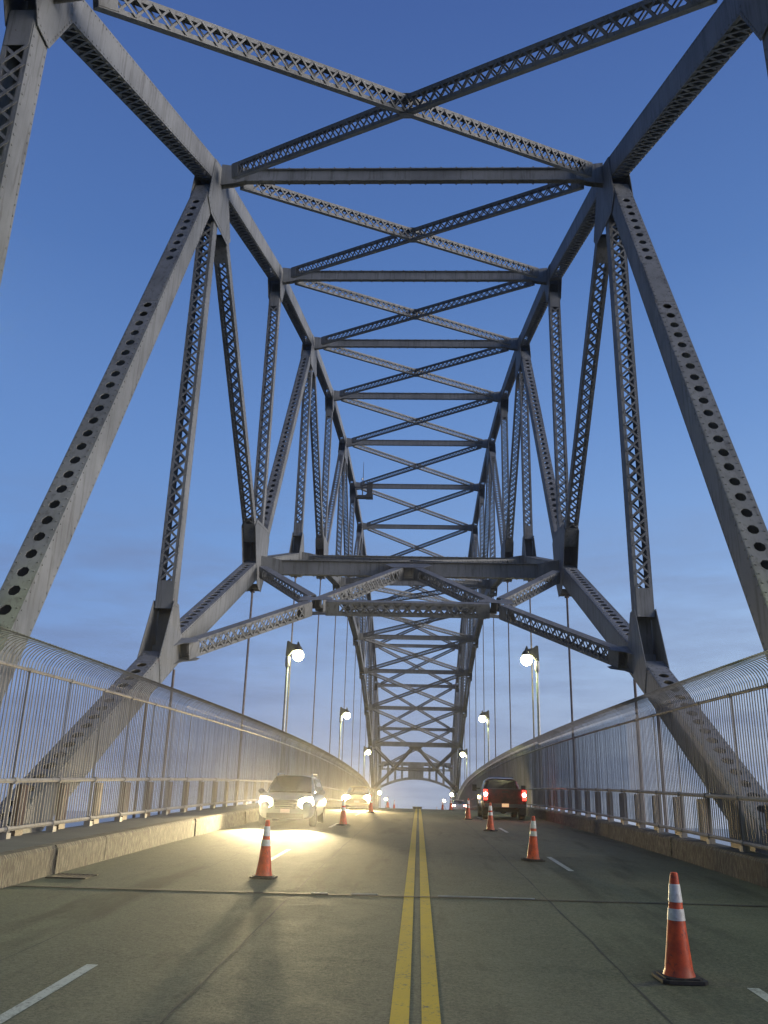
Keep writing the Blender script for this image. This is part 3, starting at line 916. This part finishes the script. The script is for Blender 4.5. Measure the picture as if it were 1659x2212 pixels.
def minivan():
    root = empty('minivan')
    body = loft([(2.34, .66, .34, .70), (2.30, .80, .26, .84), (2.15, .90, .24, .95), (1.7, .945, .23, 1.02, .95), (1.25, .955, .22, 1.07, .95), (.9, .96, .22, 1.10, .96),
                 (0, .965, .22, 1.10, .96), (-1.6, .965, .22, 1.10, .96), (-2.2, .94, .26, 1.08, .95), (-2.42, .86, .34, .98)], 28, 5)
    bo = body.build('body', M['silver'], root, smooth=True)
    cab = loft([(1.30, .82, .98, 1.06), (.92, .83, 1.0, 1.28, .92), (.55, .82, 1.0, 1.50, .86), (.25, .82, 1.0, 1.62, .82), (-.3, .82, 1.0, 1.68, .80), (-1.4, .82, 1.0, 1.68, .80), (-2.0, .80, 1.0, 1.60, .80), (-2.3, .76, 1.0, 1.2, .85)], 28, 5)
    cab.build('cabin', M['silver'], root, smooth=True)
    g = MB(); g.prism([(-.74, 1.24, 1.09), (.74, 1.24, 1.09), (.72, 1.0, 1.26), (.64, .42, 1.575), (.30, .36, 1.625), (-.30, .36, 1.625), (-.64, .42, 1.575), (-.72, 1.0, 1.26)], (0, .028, .045)); g.build('windshield', M['glass'], root)
    for s_ in (-1, 1):
        g = MB(); g.prism([(s_ * .845, .85, 1.12), (s_ * .845, -1.9, 1.12), (s_ * .70, -1.75, 1.55), (s_ * .70, .2, 1.55)], (s_ * .03, 0, .01)); g.build('side_window', M['glass'], root)
        h = MB(); h.prism([(s_ * .88, 2.10, .97), (s_ * .62, 2.24, .96), (s_ * .46, 2.30, .88), (s_ * .44, 2.31, .70), (s_ * .58, 2.29, .60), (s_ * .84, 2.17, .60), (s_ * .94, 2.02, .76)], (0, .05, 0)); h.build('headlight', M['head'], root)
        m_ = MB(); m_.add(*ell((s_ * 1.08, .86, 1.12), (.12, .08, .09))); m_.bar((s_ * .86, .9, 1.07), (s_ * 1.0, .88, 1.09), (0, 0, 1), .05, .05); m_.build('side_mirror', M['silver'], root, smooth=True)
        m_ = MB(); m_.tube([(s_ * .62, .15, 1.66), (s_ * .63, .05, 1.73), (s_ * .63, -1.6, 1.73), (s_ * .62, -1.7, 1.66)], .022, 6); m_.build('roof_rail', M['chrome'], root)
        f = MB(); f.lathe([(.01, 0), (.07, .0), (.07, .03), (.01, .03)], (s_ * .70, 2.27, .42), 12, 'Y'); f.build('fog_lamp', M['chrome'], root)
    gr = MB()
    gr.prism([(-.42, 2.33, .86), (.42, 2.33, .86), (.34, 2.36, .58), (-.34, 2.36, .58)], (0, .02, 0)); gro = gr.build('grille', M['blackplastic'], root)
    for k in range(4):
        b_ = MB(); b_.box(-.40 + k * .015, .40 - k * .015, 2.35, 2.385, .82 - k * .07, .84 - k * .07); b_.build('grille_bar', M['chrome'], gro)
    b_ = MB(); b_.box(-.62, .62, 2.30, 2.37, .28, .44); b_.build('air_intake', M['blackplastic'], root)
    b_ = MB(); b_.box(-.16, .16, 2.37, 2.385, .45, .58); b_.build('number_plate', M['plate_dim'], root)
    b_ = MB(); b_.bar((-.6, 1.27, 1.10), (.05, 1.17, 1.17), (0, 0, 1), .02, .02); b_.bar((0.0, 1.27, 1.10), (.62, 1.17, 1.17), (0, 0, 1), .02, .02); b_.build('wiper', M['blackplastic'], root)
    for s_ in (-1, 1):
        for y in (1.45, -1.5): wheel(root, s_ * .86, y, .335, .22)
    return root


def ell(c, r, n=12, m_=8):
    vs = []; fs = []
    for i in range(m_ + 1):
        ph = PI * i / m_
        for k in range(n):
            a = 2 * PI * k / n; vs.append((c[0] + r[0] * math.sin(ph) * math.cos(a), c[1] + r[1] * math.sin(ph) * math.sin(a), c[2] + r[2] * math.cos(ph)))
    for i in range(m_):
        for k in range(n):
            k2 = (k + 1) % n; fs.append((i * n + k, i * n + k2, (i + 1) * n + k2, (i + 1) * n + k))
    return vs, fs


def pickup():
    root = empty('pickup_truck')
    # cargo box, open at the top, tailgate closed
    b = MB()
    b.prism([(-.98, -2.9, .62), (-1.0, -2.9, 1.05), (-.96, -2.9, 1.40), (-.84, -2.9, 1.40), (-.82, -2.9, .80), (-.7, -2.9, .62)], (0, 1.95, 0))
    b.prism([(.98, -2.9, .62), (1.0, -2.9, 1.05), (.96, -2.9, 1.40), (.84, -2.9, 1.40), (.82, -2.9, .80), (.7, -2.9, .62)], (0, 1.95, 0))
    b.box(-.84, .84, -2.85, -.95, .74, .80)
    b.build('cargo_box', M['redpaint'], root)
    tg = MB(); tg.prism([(-.80, -2.93, .70), (.80, -2.93, .70), (.82, -2.95, 1.0), (.80, -2.93, 1.38), (-.80, -2.93, 1.38), (-.82, -2.95, 1.0)], (0, .08, 0))
    tgo = tg.build('tailgate', M['redpaint'], root)
    h = MB(); h.box(-.14, .14, -2.985, -2.93, 1.22, 1.28); h.build('handle', M['blackplastic'], tgo)
    h = MB(); h.box(-.79, .79, -2.985, -2.95, 1.385, 1.40); h.build('trim', M['chrome'], tgo)
    body = loft([(2.85, .86, .55, 1.08), (2.78, .94, .45, 1.18), (2.2, .99, .42, 1.22, .95), (1.2, 1.0, .42, 1.24, .95), (.9, 1.0, .42, 1.26, .95), (-.4, 1.0, .42, 1.28, .96), (-.95, 1.0, .45, 1.28, .96)], 28, 6)
    body.build('body', M['redpaint'], root, smooth=True)
    cab = loft([(1.25, .86, 1.1, 1.28, .95), (.6, .88, 1.12, 1.80, .84), (.3, .88, 1.12, 1.90, .82), (-.5, .88, 1.12, 1.93, .80), (-.85, .88, 1.12, 1.88, .80), (-.93, .86, 1.12, 1.7, .84)], 28, 6)
    cab.build('cabin', M['redpaint'], root, smooth=True)
    g = MB(); g.prism([(-.76, -.93, 1.32), (.76, -.93, 1.32), (.68, -.90, 1.78), (.5, -.89, 1.83), (-.5, -.89, 1.83), (-.68, -.90, 1.78)], (0, -.03, 0)); g.build('rear_window', M['glass'], root)
    for s_ in (-1, 1):
        g = MB(); g.prism([(s_ * .885, .75, 1.3), (s_ * .885, -.75, 1.3), (s_ * .75, -.7, 1.78), (s_ * .75, .35, 1.78)], (s_ * .03, 0, .01)); g.build('side_window', M['glass'], root)
        tl = MB(); tl.prism([(s_ * .82, -2.96, .88), (s_ * .985, -2.94, .88), (s_ * .99, -2.94, 1.34), (s_ * .82, -2.96, 1.34)], (0, .1, 0)); tlo = tl.build('tail_lamp', M['tail'], root)
        tb = MB(); tb.lathe([(.01, 0), (.085, 0), (.085, -.025), (.01, -.03)], (s_ * .90, -2.965, 1.13), 16, 'Y'); tb.build('tail_bulb', M['tailhot'], tlo)
        m_ = MB(); m_.box(s_ * 1.24 - .11, s_ * 1.24 + .11, .62, .72, 1.26, 1.58); m_.box(min(s_ * .95, s_ * 1.16), max(s_ * .95, s_ * 1.16), .64, .70, 1.36, 1.42)
        m_.build('side_mirror', M['blackplastic'], root)
        a_ = MB(); a_.add(*ell((s_ * 1.02, -2.25 if s_ > 0 else .98, .98), (.05, .10, .10))); a_.build('marker_lamp', M['amber'], root, smooth=True)
        wa = MB(); wa.add(*ell((s_ * .98, -1.95, .78), (.09, .52, .44), 18, 10)); wa.build('fender_flare', M['redpaint'], root, smooth=True)
        for y in (1.95, -1.95): wheel(root, s_ * .86, y, .42, .28)
        mf = MB(); mf.box(s_ * .86 - .16, s_ * .86 + .16, -2.5, -2.47, .22, .70); mf.build('mud_flap', M['rubber'], root)
    bm_ = MB(); bm_.prism([(-.96, -3.12, .56), (.96, -3.12, .56), (.96, -3.14, .72), (-.96, -3.14, .72)], (0, .18, 0)); bmo = bm_.build('bumper', M['chrome'], root)
    p_ = MB(); p_.box(-.16, .16, -3.165, -3.145, .58, .73); p_.build('number_plate', M['plate'], bmo)
    ch = MB(); ch.box(-.45, .45, -2.8, 2.4, .36, .55); ch.lathe([(.05, -.1), (.17, -.05), (.17, .25), (.05, .3)], (0, -1.95, .42), 14, 'Y'); ch.bar((-.8, -1.95, .42), (.8, -1.95, .42), (0, 0, 1), .12, .12)
    ch.build('chassis', M['blackplastic'], root)
    ls = MB(); ls.tube([(-.6, -.85, 1.93), (.6, -.85, 1.93)], .02, 6); ls.build('roof_lamp_bar', M['chrome'], root)
    return root


def sedan(paint, headm=None, tailm=None):
    """compact low car"""
    root = empty('sedan')
    loft([(2.25, .70, .32, .66), (2.1, .84, .24, .76), (1.4, .89, .22, .84, .95), (.9, .90, .22, .90, .95), (-1.2, .90, .22, .94, .95), (-2.0, .87, .26, .94, .95), (-2.25, .80, .34, .84)], 24, 5).build('body', M[paint], root, smooth=True)
    loft([(1.1, .72, .84, .92), (.3, .74, .86, 1.36, .84), (-.2, .74, .86, 1.43, .80), (-.9, .74, .86, 1.40, .80), (-1.8, .72, .86, 1.0, .9)], 24, 5).build('cabin', M['glass'], root, smooth=True)
    MB().prism([(-.56, .2, 1.40), (.56, .2, 1.40), (.56, -.95, 1.41), (-.56, -.95, 1.41)], (0, 0, .035)).build('roof', M[paint], root)
    for s_ in (-1, 1):
        if headm:
            h = MB(); h.add(*ell((s_ * .67, 2.16, .66), (.27, .10, .22))); h.build('headlight', M[headm], root, smooth=True)
        if tailm:
            h = MB(); h.prism([(s_ * .52, -2.26, .66), (s_ * .84, -2.20, .66), (s_ * .84, -2.20, .82), (s_ * .52, -2.26, .82)], (0, .08, 0)); h.build('tail_lamp', M[tailm], root)
        for y in (1.4, -1.4): wheel(root, s_ * .8, y, .31, .2)
    b_ = MB(); yy = 2.25 if headm else -2.29
    b_.box(-.16, .16, yy, yy + .03, .42, .54); b_.build('number_plate', M['plate_dim'], root)
    return root


def put(o, x, y, rz):
    o.location = (x, y, zd(y)); a = math.atan(slope(y)); o.rotation_euler = (a if abs(rz) < 1 else -a, 0, rz)


def headlamps(root, x, y, z, power, tilt, cone=62, col=(1.0, .80, .44)):
    """the beams of a pair of headlights, children of the vehicle"""
    for s_ in (-1, 1):
        L = bpy.data.lights.new('headlight_beam', 'SPOT'); L.energy = power; L.color = col; L.spot_size = math.radians(cone); L.spot_blend = 1.0; L.shadow_soft_size = .2
        o = bpy.data.objects.new('headlight_beam', L); COL.objects.link(o); o.parent = root
        o.location = (s_ * x, y, z); o.rotation_euler = (math.radians(90 - tilt), 0, math.radians(-2.0 * s_))


mv = minivan(); put(mv, -4.52, 33.3, PI + .01); tag(mv, 'silver minivan with blazing headlights coming towards the viewer in the left lane', 'minivan')
headlamps(mv, .68, 2.42, .77, 9500, 8.0, 44)
pu = pickup(); put(pu, 4.08, 46.2, -.01); tag(pu, 'dark red pickup truck with red tail lamps driving away on the right', 'pickup truck')
headlamps(pu, .78, 2.9, .9, 500, 4)
sc_ = sedan('tan', 'head_far'); put(sc_, -3.95, 60.3, PI + .02); tag(sc_, 'oncoming car behind the minivan, mostly hidden in the glare of its headlights', 'car')
headlamps(sc_, .67, 2.3, .64, 11000, 3, 44, (1.0, .74, .34))
fc = sedan('whitecar', None, 'tailhot'); put(fc, 4.95, 113, 0); tag(fc, 'pale car with red tail lamps disappearing over the crest on the right', 'car')
# work lights on stands by the far cones
def work_light(x, y, lab):
    r = empty('work_light', (x, y, zd(y))); mb = MB()
    for k in range(3):
        a = k * 2 * PI / 3; mb.tube([(0, 0, .5), (.3 * math.cos(a), .3 * math.sin(a), .0)], .015, 6)
    mb.tube([(0, 0, .45), (0, 0, .9)], .02, 6); mb.build('stand', M['iron'], r)
    mb = MB(); mb.box(-.2, .2, -.03, .08, .85, 1.12); mb.build('housing', M['iron'], r)
    mb = MB(); mb.box(-.17, .17, -.06, -.032, .88, 1.09); mb.build('lamp_glass', M['head'], r)
    tag(r, lab, 'work light', 'bright work lights at the crest')
work_light(-3.45, 99, 'bright white work light on a stand at the road crest left of the centre line')
work_light(2.75, 99, 'bright white work light on a stand at the road crest right of the centre line')
bx = MB(); yb = 84.0
bx.box(-.50, .32, yb - .25, yb + .25, zd(yb) - .01, zd(yb) + .15); bx.box(-.54, .36, yb - .28, yb + .28, zd(yb) + .15, zd(yb) + .19)
o = bx.build('crate', M['brown'], loc=(-.09, yb, zd(yb))); tag(o, 'low brown box lying on the double yellow line at the crest', 'box')
# storm drain by the left kerb
dr = MB(); y0 = 15.0; x0 = -5.98
dz = slope(15.3)
for k in range(9): dr.frame_box((x0 + .03 + k * .07, 15.3, zd(15.3) + .012), Vector((.016, 0, 0)), Vector((0, .24, .24 * dz)), Vector((0, 0, .008)))
for e in (-.26, .26): dr.frame_box((x0 + .30, 15.3 + e, zd(15.3 + e) + .013), Vector((.33, 0, 0)), Vector((0, .03, .03 * dz)), Vector((0, 0, .009)))
o = dr.build('drain_grate', M['iron'], loc=(x0 + .3, 15.3, zd(15.3))); tag(o, 'iron drain grate in the road against the left kerb', 'drain grate')

# ------------------------------------------------------------------ hazy air volume added so the lights glow like glare
hm = bpy.data.materials.new('thin_glow_haze'); hm.use_nodes = True; q = NT(hm.node_tree)
v = q.n('ShaderNodeVolumePrincipled', inp={'Density': 0.00045, 'Anisotropy': 0.85}); v.inputs['Color'].default_value = (.9, .91, .94, 1)
o = q.n('ShaderNodeOutputMaterial'); q.l(v.outputs[0], o.inputs['Volume'])
hz = MB().box(-400, 400, -60, 700, -45, 62).build('glow_haze', hm); hz['kind'] = 'stuff'; hz['label'] = 'hazy air added over the bridge for a glow round the lights'
